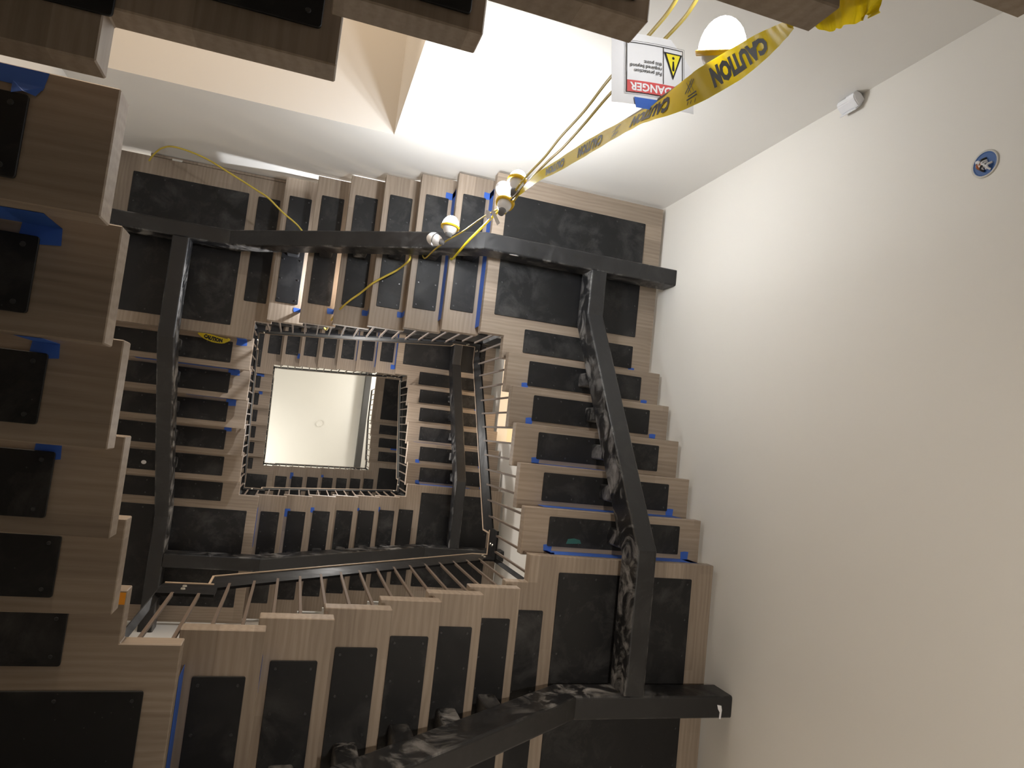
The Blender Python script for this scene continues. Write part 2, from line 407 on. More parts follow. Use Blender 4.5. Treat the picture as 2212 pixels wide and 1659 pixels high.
for t in 'XY':
    h = [bracket(t, k) for k in range(1, NT[t]+1)]
    a = -.135-.05; b = -.135+.05; zb = min(h)-.05
    BRK[t] = bevel_prism('bracket', rrect(a, W/2-.055, b, W/2+.055, .014, 3), zb, -.007, MTUBE, 0)
def landing_mesh(at_, dt, ext=None):
    e = ext or (A_[at_]+OV); b = B_[dt]; q = .045 if ext else 0
    return bevel_prism('deck', [(-W, -e), (q, -e), (q, 0), (b, 0), (b, W), (-W, W)], 0, TH, MWX, .003)

FLIGHT_LABEL = {
 'T-1': 'dark lowest flight of thick oak steps crossing the top edge of the photo',
 'L0': 'nearest left flight of thick oak steps cropped by the left edge, without any railing',
 'B0': 'nearest bottom flight of oak steps, six broad treads below the baluster railing',
 'R0': 'nearest right flight of oak steps climbing beside the blank beige wall on one black tube',
 'T0': 'upper back flight of oak steps with lit work lamps hanging in front of it',
 'L1': 'left flight one turn above the nearest left flight, with a yellow caution scrap on it',
 'B1': 'bottom flight one turn up, seen between the big railing and the small inner railing',
 'R1': 'right flight one turn up, seen left of the nearest balusters beside a dark tube',
 'T1': 'back flight one turn up, small dark treads just above the bright ceiling square',
 'L2': 'topmost left flight, narrow strip of small treads left of the bright ceiling',
 'B2': 'topmost bottom flight, small treads directly under the bright ceiling square',
 'R2': 'topmost short right flight with white gaps between its few treads'}
BASE = {'T-1': -7, 'L0': 0, 'B0': 6, 'R0': 13, 'T0': 19, 'L1': 26, 'B1': 32, 'R1': 39, 'T1': 45, 'L2': 52, 'B2': 58, 'R2': 65}
FL = {}
def put_screws(parent, me): return ob('plate_screws', me, parent, kind='stuff')
def make_flight(key):
    c = key[0]; (ox, oy), rz, t = FR[c]; z = zl(BASE[key]); n = 3 if key == 'R2' else NT[t]
    root = thing('stair_flight', FLIGHT_LABEL[key], 'stairs', (ox, oy, z), rz, 'flights of the winding stair')
    st = ob('stringer', SMESH[c], root)
    for k in range(1, n+1):
        tr = ob('tread', TM[t], root, (B_[t]+k*G_[t], 0, k*RI))
        ob('steel_plate', PM, tr); put_screws(tr, SM)
        ob('bracket', BRK[t], st, (B_[t]+k*G_[t], 0, k*RI))
    FL[key] = root
    return root
for key in ('L0', 'B0', 'R0', 'T0', 'L1', 'B1', 'R1', 'T1', 'L2', 'B2', 'R2'): make_flight(key)
# lowest flight along the back wall: a shorter run ending in a long landing
def low_flight():
    (ox, oy), rz, t = FR['T']; root = thing('stair_flight', FLIGHT_LABEL['T-1'], 'stairs', (ox, oy, zl(-6)), rz, 'flights of the winding stair')
    n = 5; dd = .266+.022
    tm = tread_mesh('X', dd); pm = plate_mesh(-dd+.03, .03, -.05, W-.05); sm = screws_mesh((-dd+.055, -.075), (.06, .3, .6, .9, W-.08))
    V, F = sweep_uz([(.02, TZ-.05), (1.5, TZ-.05+1.48*RI/.266), (2.42, TZ-.05+1.48*RI/.266)], THH, W/2, TW); st = ob('stringer', mesh('stringer', V, F, MTUBE), root)
    for j in range(1, n+1):
        xf = -.02+.266*j                                    # world x of the nosing
        u = X1-xf+dd
        tr = ob('tread', tm, root, (u, 0, (6-j)*RI)); ob('steel_plate', pm, tr); put_screws(tr, sm)
        ob('bracket', boxm('bracket', (-.2, W/2-.05, -.09), (-.1, W/2+.05, -.007), MTUBE, .004), st, (u, 0, (6-j)*RI))
    FL['T-1'] = root
low_flight()

LAND_LABEL = {
 'L0': 'oak landing in the top left corner of the photo, above the nearest left flight',
 'B0': 'oak landing in the bottom left corner of the photo with orange tape at its edge',
 'R0': 'large oak landing in the bottom right of the photo crossed by smeared black tubes',
 'T0': 'oak landing at the upper right where a tube runs into the beige wall',
 'L1': 'oak landing at the upper left with bright white slits at its outer corner',
 'B1': 'dark oak landing behind the left end of the big bottom railing',
 'R1': 'oak landing right of centre behind the top end of the bottom railing',
 'T1': 'oak landing at the inner top right where railing and tube meet',
 'L2': 'small landing at the top left corner of the bright ceiling square',
 'B2': 'small landing at the bottom left corner of the bright ceiling square',
 'R2': 'small landing at the bottom right corner of the bright ceiling square'}
PREV = {'L': 'X', 'B': 'Y', 'R': 'X', 'T': 'Y'}
LM = {}; LPM = {}
def make_landing(key):
    c = key[0]; (ox, oy), rz, t = FR[c]; p = PREV[c]; z = zl(BASE[key])
    ext = (X0 - -.02)*-1 if key == 'L0' else None
    if key == 'L0': ext = -.02 - X0
    kk = (c in 'LR', key == 'L0')
    if kk not in LM:
        e = ext or (A_[p]+OV); b = B_[t]
        LM[kk] = landing_mesh(p, t, ext)
        f = -e+.063; ew = .175 if key != 'L0' else .30
        if key == 'L0': f = -e+.04
        pu0 = -W+.16 if key != 'L0' else -W+.05; pu1 = -.155 if key != 'L0' else -.022
        a = plate_mesh(pu0, f, pu1, f+ew)
        v0 = f+ew+.075
        m2 = plate_mesh(-W+.15, v0, b-.09, W-.15)
        s1 = screws_mesh([pu0+.03+i*(pu1-pu0-.06)/4 for i in range(5)], (f+.03, f+ew-.03))
        uu = [-W+.18+i*(b+W-.30)/5 for i in range(6)]; vv = [v0+.03+i*(W-.15-v0-.06)/4 for i in range(5)]
        P = [disc(u, v, -.007, .0065, .003) for i, u in enumerate(uu) for j, v in enumerate(vv) if i in (0, 5) or j in (0, 4)]
        V, F = merge(*P); s2 = mesh('plate_screws', V, F, MSCREW)
        LPM[kk] = (a, m2, s1, s2)
    a, m2, s1, s2 = LPM[kk]
    root = thing('stair_landing', LAND_LABEL[key], 'landing', (ox, oy, z), rz, 'corner landings of the winding stair')
    ob('deck', LM[kk], root)
    p1 = ob('steel_plate', a, root); put_screws(p1, s1); p2 = ob('steel_plate', m2, root); put_screws(p2, s2)
    for uv in ((-W/2, W/2),):
        ob('support_pad', PAD, root, (uv[0], uv[1], 0))
    return root
PAD = bevel_prism('support_pad', rrect(-.05, -.05, .05, .05, .01, 3), -.05, -.007, MTUBE, 0)
for key in LAND_LABEL: make_landing(key)
# platform where the stair arrives at the top floor
(ox, oy), rz, t = FR['R']
pl = thing('top_platform', 'platform underside with one big black plate, right of the bright ceiling square', 'landing', (ox, oy, zl(69)), rz)
ob('deck', boxm('deck', (Y1+.115-.03, 0, 0), (Y1-YW0, W, TH), MWX, .003), pl)
ob('steel_plate', plate_mesh(Y1+.21, .17, Y1+1.02, W-.15), pl)
# fascia boards closing the wall gap beside the upper left landing
LW = .022
fa = thing('gap_board', 'thin oak board closing the gap behind the upper left landing, paper scrap on it', 'board', (X0, YW0+.004, zl(26)+.004))
ob('board', boxm('board', (-.96, 0, 0), (.72, LW, .07), MW, .002), fa)
sc_ = ob('paper_scrap', mesh('paper_scrap', [(-.80, .012, -.002), (-.72, .012, -.002), (-.74, .055, -.003), (-.80, .06, -.003), (-.80, .012, 0), (-.72, .012, 0), (-.74, .055, -.001), (-.80, .06, -.001)],
      [(0, 1, 2, 3), (4, 5, 6, 7), (0, 1, 5, 4), (1, 2, 6, 5), (2, 3, 7, 6), (3, 0, 4, 7)], MFILL), fa)
fb = thing('gap_board', 'thin oak board closing the gap left of the upper left landing', 'board', (XW0+.004, Y0-.92, zl(26)+.004))
ob('board', boxm('board', (0, 0, 0), (LW, .92, .07), MWX, .002), fb)

# ------------------------------------------------------------------ railings
RAIL_LABEL = {
 'B0': 'big black railing along the bottom flight, fanning balusters and pale top edge',
 'R0': 'black railing on the inner side of the nearest right flight, nearly horizontal balusters',
 'T0': 'black railing under the upper back flight, grey lit band with short balusters',
 'L1': 'dark railing seen edge-on beside the inner left flight',
 'B1': 'small railing under the second bottom flight, just below the bright ceiling square',
 'R1': 'pale-lit small railing on the inner right flight, like a ladder',
 'T1': 'thin dark railing along the top edge of the bright ceiling square',
 'L2': 'topmost railing seen edge-on along the left edge of the bright ceiling',
 'B2': 'topmost railing seen edge-on along the bottom edge of the bright ceiling',
 'R2': 'topmost right railing with small teeth beside the grey ceiling beam'}
RV, RH = .022, .855                     # rail set back from the tread ends; guard height above tread tops
RM = {}
def rail_meshes(t, n):
    b, g, L = B_[t], G_[t], L_[t]; hb = .18; th = .012
    z0 = TH+RH; s = RI/g
    ub = b; zs = z0+.17; ue = b+(n+1)*g-(.17/s); ze = z0+(n+1)*RI if n == NT[t] else zs+(ue-ub)*s
    if n != NT[t]: ue = b+n*g; ze = zs+(ue-ub)*s
    top = [(-RV, z0), (ub, z0), (ub, zs), (ue, ze), (L+RV if n == NT[t] else ue+.01, ze)]
    def zt(u): return z0 if u < ub else min(zs+(u-ub)*s, ze)
    # band: three plates welded together
    def quad(poly):
        V = [(u, v, z) for v in (RV-th/2, RV+th/2) for u, z in poly]; k = len(poly)
        F = [tuple(range(k))[::-1], tuple(range(k, 2*k))]+[(i, (i+1) % k, k+(i+1) % k, k+i) for i in range(k)]
        return V, F
    hv = hb/math.cos(math.atan(s))*1.0
    band = mesh('rail_band', *quad([(-RV-.006, z0-hb), (ub+.02, z0-hb), (ub+.02, zs-hv), (ue, ze-hv+.0), (ue+.03, ze-hb), (top[-1][0], ze-hb), (top[-1][0], ze), (ue, ze), (ub-.02, zs), (ub-.02, z0), (-RV-.006, z0)]), MRAIL)
    cap = []
    for (a, za), (c, zc) in zip(top, top[1:]):
        if abs(a-c) < 1e-6:
            cap.append(boxvf((a-.02-.006, RV-.010, za), (a-.02+.004, RV+.008, zc+.008)))
        else:
            if za == zs: a -= .02
            V = []
            for u, zz in ((a, za), (c, zc)):
                V += [(u, RV-.0105, zz-.001), (u, RV+.009, zz-.001), (u, RV+.009, zz+.010), (u, RV-.0105, zz+.010)]
            cap.append((V, [(0, 1, 2, 3), (4, 5, 6, 7), (0, 1, 5, 4), (1, 2, 6, 5), (2, 3, 7, 6), (3, 0, 4, 7)]))
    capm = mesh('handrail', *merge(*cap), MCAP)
    bal = []
    npos = int(top[-1][0]/.1055)+1
    for i in range(npos):
        u = .035+i*.1055
        if u > top[-1][0]-.03: break
        if u <= b: zb = TH
        else:
            k = min(int((u-b)/g)+1, n+1) if n == NT[t] else min(int((u-b)/g)+1, n)
            zb = TH+k*RI
        tp = zt(u)-hb+.02
        if zb > tp-.1: continue
        bal.append((u, zb, tp))
    return band, capm, bal
def boxvf(a, b):
    V = [(x, y, z) for z in (a[2], b[2]) for x, y in ((a[0], a[1]), (b[0], a[1]), (b[0], b[1]), (a[0], b[1]))]
    return V, [(0, 1, 2, 3), (4, 5, 6, 7), (0, 1, 5, 4), (1, 2, 6, 5), (2, 3, 7, 6), (3, 0, 4, 7)]
BALM = {}
def bal_mesh(h):
    k = round(h, 3)
    if k not in BALM: BALM[k] = boxm('baluster', (-.0065, -.0065, 0), (.0065, .0065, h), MBAL, .001)
    return BALM[k]
POST = boxm('corner_post', (-.014, -.006, TH), (.014, .006, TH+RH-.002), MRAIL, .001)
BOLT = mesh('bolt', *disc(0, 0, 0, .010, .006, 10), MBOLT)
RMC = {}
for key in RAIL_LABEL:
    c = key[0]; (ox, oy), rz, t = FR[c]; n = 3 if key == 'R2' else NT[t]
    if (t, n) not in RMC: RMC[(t, n)] = rail_meshes(t, n)
    band, capm, bal = RMC[(t, n)]
    root = thing('stair_railing', RAIL_LABEL[key], 'railing', (ox, oy, zl(BASE[key])), rz, 'railings of the winding stair')
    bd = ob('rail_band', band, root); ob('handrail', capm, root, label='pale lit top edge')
    for u, zb, tp in bal: ob('baluster', bal_mesh(tp-zb), root, (u, RV, zb))
    ps = ob('corner_post', POST, root, (-RV-.004, RV+.013, 0), (0, 0, math.pi/4))
    for dz in (.05, .10):
        ob('bolt', BOLT, bd, (RV+.045, RV-.006, TH+RH-dz), (-math.pi/2, 0, 0))
        if n == NT[t]: ob('bolt', BOLT, bd, (L_[t]-.03, RV-.006, TH+RH+(n+1)*RI-dz), (-math.pi/2, 0, 0))

# guard along the edge of the top platform
(ox, oy), rz, t = FR['R']; pr = thing('stair_railing', 'short level railing along the edge of the platform right of the bright ceiling', 'railing', (ox, oy, zl(69)), rz, 'railings of the winding stair')
ua, ub = Y1+.13, Y1-Y0+RV
ob('rail_band', boxm('rail_band', (ua, RV-.006, TH+RH-.18), (ub, RV+.006, TH+RH), MRAIL, .001), pr)
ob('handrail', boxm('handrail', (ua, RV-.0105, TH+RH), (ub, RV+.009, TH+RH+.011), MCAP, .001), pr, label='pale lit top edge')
for i in range(7): ob('baluster', bal_mesh(RH-.16), pr, (ua+.04+i*.1055, RV, TH))

# ------------------------------------------------------------------ blue masking tape
ORD = ['', 'first', 'second', 'third', 'fourth', 'fifth', 'sixth', 'seventh']
FN = {'L0': 'nearest left flight', 'B0': 'nearest bottom flight', 'R0': 'nearest right flight', 'T0': 'upper back flight', 'L1': 'inner left flight',
      'B1': 'inner bottom flight', 'R1': 'inner right flight', 'T1': 'inner back flight', 'L2': 'topmost left flight', 'B2': 'topmost bottom flight', 'R2': 'topmost right flight'}
def jag(a, b, n=4, s=.004):
    return [a+(b-a)*i/n + random.uniform(-s, s) for i in range(n+1)]
def sheet(poly3, nrm, th=.0006):
    nv = Vector(nrm)*th; V = [Vector(p) for p in poly3]+[Vector(p)+nv for p in poly3]; k = len(poly3)
    F = [tuple(range(k))[::-1], tuple(range(k, 2*k))]+[(i, (i+1) % k, k+(i+1) % k, k+i) for i in range(k)]
    return V, F
def tape(key, k, strip, tabs, flap=.05):
    """tape closing the open riser above step k: vertical strip plus tabs folded onto the next step's underside"""
    c = key[0]; (ox, oy), rz, t = FR[c]; u = B_[t]+k*G_[t]; P = []
    ztop = (k+1)*RI-.0012; zbot = k*RI+TH-.022
    uu = u+.0012
    if strip:
        v0, v1 = strip
        P.append(sheet([(uu, v0, zbot+.004), (uu, (v0+v1)/2, zbot), (uu, v1, zbot+.006), (uu, v1+.004, ztop), (uu, v0, ztop)], (1, 0, 0)))
    for v0, v1 in tabs:
        f = flap*random.uniform(.75, 1.2)
        P.append(sheet([(uu, v0, zbot), (uu, v1, zbot+.003), (uu, v1, ztop), (uu, v0, ztop)], (1, 0, 0)))
        P.append(sheet([(uu, v0, ztop), (uu, v1, ztop), (uu+f*.96, v1+.004, ztop), (uu+f, (v0+v1)/2, ztop), (uu+f*.9, v0-.003, ztop)], (0, 0, -1)))
    nm = f'the {ORD[k+1]} open riser of the {FN[key]}'
    lab = ('long blue masking tape strip across ' if strip and strip[1]-strip[0] > .5 else 'short blue masking tape across ' if strip else 'small blue masking tape tab on ')+nm
    o = thing('masking_tape', lab, 'tape', (ox, oy, zl(BASE[key])), rz, 'blue masking tape on the stairs', mesh('masking_tape', *merge(*P), MBLUE))
for a in [('L0', 1, (.12, 1.15), [(.12, .20)]), ('L0', 2, None, [(.14, .20)]), ('L0', 3, None, [(.15, .21)]),
          ('B0', 0, (.12, .80), []), ('B0', 1, (.14, .24), []),
          ('R0', 0, (.14, 1.13), [(.14, .19), (1.08, 1.13)]), ('R0', 1, (.14, 1.10), [(1.05, 1.10)]), ('R0', 2, (.13, .62), [(.13, .18)]), ('R0', 3, None, [(.12, .165), (1.07, 1.115)]),
          ('R0', 4, None, [(.12, .165), (1.07, 1.115)]), ('R0', 5, None, [(1.03, 1.075)]),
          ('T0', 0, (.05, 1.10), [(1.05, 1.10)]), ('T0', 1, (.09, 1.10), [(1.05, 1.10)]), ('T0', 2, None, [(.10, .14)]), ('T0', 3, None, [(.10, .14)]), ('T0', 4, None, [(.10, .14)]), ('T0', 5, None, [(.10, .13)]),
          ('L1', 0, None, [(.05, .13)]), ('L1', 1, (.12, .9), [(.09, .18)]), ('L1', 2, (.12, .5), [(.10, .18)]), ('L1', 3, None, [(.12, .18)]),
          ('B1', 0, (.12, .5), []), ('B1', 1, (.14, .7), [(.14, .22)]), ('B1', 2, None, [(.13, .18)]), ('B1', 4, None, [(.14, .17)]), ('B1', 5, None, [(.13, .18)]),
          ('R1', 0, (.12, .8), [(.12, .17), (.95, 1.0)]), ('R1', 1, None, [(.12, .17), (.95, 1.0)]), ('R1', 2, (.1, .7), [(1.0, 1.05)]), ('R1', 4, None, [(.95, 1.0)]),
          ('T1', 0, (.12, .8), [(.07, .13)]), ('T1', 1, (.08, .8), []), ('T1', 2, (.15, .8), []), ('T1', 5, None, [(.12, .19)]),
          ('L2', 0, (.12, .7), [(.12, .22)]), ('L2', 1, None, [(.12, .17)]), ('B2', 1, (.12, .7), [(.10, .2)]), ('B2', 3, None, [(.12, .16)]), ('R2', 1, None, [(.4, .55)])]:
    tape(*a)
(ox, oy), rz, t = FR['L']
thing('masking_tape', 'wide blue masking tape along the front underside of the first nearest left step', 'tape', (ox, oy, zl(1)), rz, 'blue masking tape on the stairs',
      mesh('masking_tape', *merge(sheet([(.127, .133, -.0012), (.127, 1.19, -.0012), (.164, 1.19, -.0012), (.160, .5, -.0012), (.166, .14, -.0012)], (0, 0, -1)), sheet([(.158, .137, -.0014), (.158, .195, -.0014), (.186, .192, -.0086), (.178, .172, -.0086), (.182, .15, -.004)], (0, 0, -1))), MBLUE))
thing('masking_tape', 'small blue tape tag on the outer end of the upper left landing by the wall', 'tape', (X0+.42, YW0+.018, zl(26)-.02), 0, None,
      mesh('masking_tape', *sheet([(0, 0, .06), (.035, 0, .06), (.038, 0, 0), (-.002, 0, .004)], (0, 1, 0), .004), MBLUE))
thing('orange_sticker', 'small orange tape square under the front edge of the bottom left landing', 'tape', (X0-.022, Y1-.161, zl(6)-.0012), 0, None,
      mesh('orange_sticker', *sheet([(0, 0, 0), (.020, 0, 0), (.020, .038, 0), (0, .038, 0)], (0, 0, -1), .0008), MORANGE))

# ------------------------------------------------------------------ work lights, cords
def worklight(label, bulb_at, base_at, watt, rad, lit=True, tint=COOL):
    z = (Vector(bulb_at)-Vector(base_at)).normalized()
    root = ob('work_light', None, None, base_at, None, label=label, category='lamp', group='string work lights')
    root.rotation_mode = 'QUATERNION'; root.rotation_quaternion = z.to_track_quat('Z', 'Y')
    L = (Vector(bulb_at)-Vector(base_at)).length
    ob('socket', mesh('socket', *lathe([(0, 0), (rad*.34, 0), (rad*.42, L*.25), (rad*.55, L*.42), (rad*.5, L*.45), (0, L*.45)], 16), MSOCK, True), root)
    skirt = [(rad*.46, L*.30), (rad*.70, L*.48), (rad*.80, L*.66), (rad*.82, L*.86)]
    ob('reflector_skirt', mesh('reflector_skirt', *lathe(skirt, 20), MWHITE, True), root)
    if lit:
        ring = [(rad*.80, L*.82), (rad*1.04, L*.78), (rad*1.10, L*.96), (rad*1.03, L*.99), (rad*.97, L*.9), (rad*.80, L*.82)]
        ob('guard_ring', mesh('guard_ring', *lathe(ring, 20), MGUARD, True), root)
    dome = [(rad*.98*math.cos(a), L*.9+rad*1.35*math.sin(a)) for a in [i*math.pi/2/7 for i in range(7)]]+[(.001, L*.9+rad*1.35)]
    ob('bulb', mesh('bulb', *lathe(dome, 20), (MBULBN if watt > 15 else MBULB) if lit else MWHITE, True), root)
    return root
P1b, P1s = at(1560, 106, 1.92), at(1554, 168, 1.92)
worklight('largest lit work light, glowing dome with yellow rim near the top edge', P1b, P1s, 16, .058)
K = at(1104, 432, 3.95)
worklight('lit work light at the cluster, upper right one against the grey wall', at(1118, 388, 4.02), at(1108, 422, 3.95), 14, .052)
worklight('lit work light with orange rim at the cluster, just left below the upper one', at(1092, 436, 4.02), at(1082, 462, 3.95), 10, .050)
worklight('lit work light hanging alone left of the cluster over the black tube', at(973, 488, 4.45), at(968, 512, 4.42), 9, .055)
worklight('unlit pale lamp dome at the cluster beside the lit ones', at(1088, 408, 4.1), at(1108, 420, 4.05), 0, .045, False)
worklight('unlit white lamp cup lying on the black tube below the lone lit lamp', at(938, 517, 4.5), at(958, 524, 4.46), 0, .045, False)
def cord(name, label, pts, rad, mt, group=None, per=8):
    V, F = tube(spline(pts, per), rad, 7); return thing(name, label, 'cord', (0, 0, 0), 0, group, mesh(name, V, F, mt, True))
cord('lamp_cord', 'left of the two cords running behind the danger sign up to the lamp cluster', [at(1490, -60, 2.0), at(1452, 14, 2.2), at(1405, 72, 2.4), at(1318, 168, 2.9), at(1262, 240, 3.2), at(1210, 297, 3.5), at(1176, 340, 3.7), at(1128, 392, 3.9), at(1085, 455, 4.05)], .006, MCORD, None)
cord('lamp_cord', 'right of the two cords running behind the danger sign up to the lamp cluster', [at(1532, -60, 2.0), at(1498, 10, 2.2), at(1448, 72, 2.4), at(1325, 195, 2.9), at(1262, 268, 3.2), at(1215, 320, 3.5), at(1182, 350, 3.7), at(1135, 400, 3.9), at(1090, 462, 4.05)], .006, MCORD, None)
cord('lamp_cord', 'brown cord along the upper edge of the caution tape from the largest lamp', [P1s, at(1500, 168, 1.98), at(1440, 205, 2.2), at(1380, 243, 2.5), at(1320, 280, 2.8), at(1260, 318, 3.1), at(1200, 352, 3.5), at(1150, 385, 3.75), at(1104, 432, 3.95)], .006, MCORDB)
cord('lamp_cord', 'thin cord from the cluster past the lone lamp to the black tube', [at(1090, 445, 4.0), at(1045, 468, 4.2), at(1000, 500, 4.4), at(965, 520, 4.5), at(938, 540, 4.8), at(918, 558, 5.2), at(912, 548, 5.42)], .005, MCORD)
tw1 = [at(1092, 442, 4.0), at(1070, 462, 4.1), at(1040, 492, 4.35), at(1010, 522, 4.7), at(990, 545, 5.0), at(976, 560, 5.2), at(970, 552, 5.36)]
cord('lamp_cord', 'twisted yellow cord pair from the cluster down to the black tube', tw1, .008, MYEL)
PY = [atz(885, 550, 5.20), atz(884, 562, 5.06), atz(860, 582, 5.22), atz(830, 598, 5.27), atz(805, 612, 5.30), atz(780, 632, 5.40), atz(752, 652, 5.46), atz(728, 675, 5.58), atz(712, 698, 5.78), atz(706, 712, 5.95), atz(701, 709, 6.0)]
cord('yellow_cord', 'yellow cord hanging from the black tube across the back flight to the railing', PY, .008, MCORD)
PZ = [at(322, 347, 6.35), at(330, 336, 6.3), at(350, 320, 6.2), at(380, 318, 6.1), at(440, 340, 6.0), at(500, 376, 5.9), at(555, 411, 5.85), at(580, 428, 5.8), at(610, 458, 5.78), at(640, 484, 5.76), at(655, 502, 5.78)]
cord('yellow_cord', 'yellow cord looping across the back wall beside the upper left landing', PZ, .007, MCORD)
tg = merge(sheet([at(1060, 455, 3.98), at(1068, 455, 3.98), at(1080, 482, 3.98), at(1074, 487, 3.98)], (0, 0, -1), .001), sheet([at(1049, 453, 4.0), at(1058, 456, 4.0), at(1062, 475, 4.0), at(1050, 470, 4.0)], (0, 0, -1), .001))
thing('zip_tie_tails', 'white plastic tie tails hanging from the lamp cluster knot', 'tie', (0, 0, 0), 0, None, mesh('zip_tie_tails', *tg, MWHITE))

# ------------------------------------------------------------------ caution tape
def ribbon_frame(ctrl, per=10):
    pts = spline([c[0] for c in ctrl], per); ws = []
    for i in range(len(pts)):
        f = i/per; a = min(int(f), len(ctrl)-2); q = f-a
        ws.append((ctrl[a][1]*(1-q)+ctrl[a+1][1]*q, ctrl[a][2]*(1-q)+ctrl[a+1][2]*q))
    ln = [0]
    for a, b in zip(pts, pts[1:]): ln.append(ln[-1]+(b-a).length)
    fr = []
    for i, p in enumerate(pts):
        t = (pts[min(i+1, len(pts)-1)]-pts[max(i-1, 0)]).normalized()
        view = (p-Vector((0, 0, H))).normalized()
        side = t.cross(view).normalized(); nn = side.cross(t).normalized()
        if nn.dot(view) > 0: nn = -nn
        wv = side*math.cos(ws[i][1])+nn*math.sin(ws[i][1])
        fr.append((p, wv, wv.cross(t).normalized(), ws[i][0]))
    return pts, ln, fr
def ribbon_point(ln, fr, s, v, off):
    s = max(0, min(ln[-1]-1e-6, s))
    i = max(j for j in range(len(ln)) if ln[j] <= s); i = min(i, len(ln)-2)
    q = (s-ln[i])/(ln[i+1]-ln[i]); a, b = fr[i], fr[i+1]
    p = a[0].lerp(b[0], q); wv = a[1].lerp(b[1], q); nn = a[2].lerp(b[2], q); wd_ = a[3]*(1-q)+b[3]*q
    view = (p-Vector((0, 0, H)))
    sg = -1 if nn.dot(view) > 0 else 1
    return p+wv*(v*wd_)+nn*(off*sg)
def ribbon_mesh(ln, fr, cross=4, fold=.006):
    V = []; F = []
    n = len(fr); k = cross+1
    for off in (.0003, -.0003):
        for i in range(n):
            for j in range(k):
                v = -.5+j/cross
                V.append(ribbon_point(ln, fr, ln[i], v, off+fold*math.sin(i*1.1+j*.8)*.15))
    for o in (0, n*k):
        for i in range(n-1):
            for j in range(cross): F.append((o+i*k+j, o+(i+1)*k+j, o+(i+1)*k+j+1, o+i*k+j+1))
    return V, F
A0 = at(1708, 52, 1.48)
ctrl = [(A0, .018, 0), (at(1684, 72, 1.55), .032, .1), (at(1642, 102, 1.63), .052, .1), (at(1587, 140, 1.74), .068, .1), (at(1520, 180, 1.88), .074, .15), (at(1462, 214, 2.03), .070, .5),
        (at(1400, 246, 2.22), .060, 1.0), (at(1340, 278, 2.45), .058, .9), (at(1270, 318, 2.8), .062, .7), (at(1205, 358, 3.25), .060, .7), (at(1160, 384, 3.6), .040, .4), (at(1120, 420, 3.9), .014, .2)]
pts, ln, fr = ribbon_frame(ctrl)
tp = thing('caution_tape', 'long yellow caution tape stretched from the top edge to the lamp cluster', 'tape', (0, 0, 0), 0, None, mesh('caution_tape', *ribbon_mesh(ln, fr), MYEL, True))
def print_on(parent, ln, fr, s0, flip, size, txt, length):
    V, F = text_mesh(txt, size, .004)
    xs = [v.x for v in V]; x0, x1 = min(xs), max(xs); ys = [v.y for v in V]; yc = (max(ys)+min(ys))/2; yh = (max(ys)-min(ys))
    P = []
    for v in V:
        s = (v.x-x0)/(x1-x0)*length; y = (v.y-yc)/yh*.66
        P.append(ribbon_point(ln, fr, s0+s, y*flip, .0016))
    ob('lettering', mesh('lettering', P, F, MINK), parent, label='black printed letters')
S1 = .10
for s0, L in ((.13, .27), (.66, .30), (1.26, .32), (1.80, .32)):
    if s0+L < ln[-1]-.05: print_on(tp, ln, fr, s0, 1, .06, 'CAUTION', L)
# small printed emblem between the words
def emblem(s0):
    Q = []
    for a, b, c, e in ((0, -.30, .05, .02), (.012, -.34, .066, .0), (.03, -.34, .014, .05), (.05, -.34, .03, .06), (.0, .10, .05, .14), (.0, .2, .06, .24), (.012, .3, .02, .42), (.034, .3, .042, .40), (.052, .3, .06, .40)):
        n = 4; V = []; F = []
        for i in range(n+1):
            t = i/n
            for dv in (-.025, .025): V.append(ribbon_point(ln, fr, s0+a+(c-a)*t, b+(e-b)*t+dv, .0016))
        F = [(2*i, 2*i+1, 2*i+3, 2*i+2) for i in range(n)]; Q.append((V, F))
    ob('lettering', mesh('lettering', *merge(*Q), MINK), tp, label='black printed emblem')
emblem(.49); emblem(1.08)
# loose tail of the tape beyond the knot
cz = [(at(1760, 48, 1.47), .016, 0), (at(1785, 38, 1.47), .05, .3), (at(1815, 22, 1.48), .062, .5), (at(1850, 14, 1.5), .055, .2), (at(1880, 16, 1.5), .05, .6), (at(1888, 34, 1.5), .02, .9)]
p2, l2, f2 = ribbon_frame(cz, 6)
tail = ob('loose_tail', mesh('loose_tail', *merge(ribbon_mesh(l2, f2, 4, .03), ribbon_mesh(*ribbon_frame([(at(1772, 46, 1.49), .02, .2), (at(1812, 2, 1.49), .05, .6), (at(1840, -8, 1.5), .05, .9), (at(1862, -30, 1.5), .03, .9)], 6)[1:], 4, .02)), MYEL, True), tp)
knot = ob('knot', mesh('knot', *tube(spline([A0, at(1718, 46, 1.54), at(1735, 36, 1.60), at(1752, 40, 1.58), at(1762, 48, 1.50)], 5), .007, 7), MYEL, True), tp)
# torn piece of caution tape on the inner left flight
b0 = Vector((-.89, -.640, zl(27)-.012))
cs = [(b0, .012, .2), (b0+Vector((.05, .015, 0)), .05, .1), (b0+Vector((.12, .032, -.005)), .06, .1), (b0+Vector((.19, .038, -.004)), .05, .1), (b0+Vector((.235, .03, 0)), .03, .4), (b0+Vector((.245, .012, .0)), .03, .9)]
p3, l3, f3 = ribbon_frame(cs, 6)
scr = thing('caution_tape', 'torn yellow caution tape scrap stuck under the inner left flight', 'tape', (0, 0, 0), 0, None, mesh('caution_tape_scrap', *ribbon_mesh(l3, f3), MYEL, True))
print_on(scr, l3, f3, .05, 1, .05, 'CAUTION', .15)

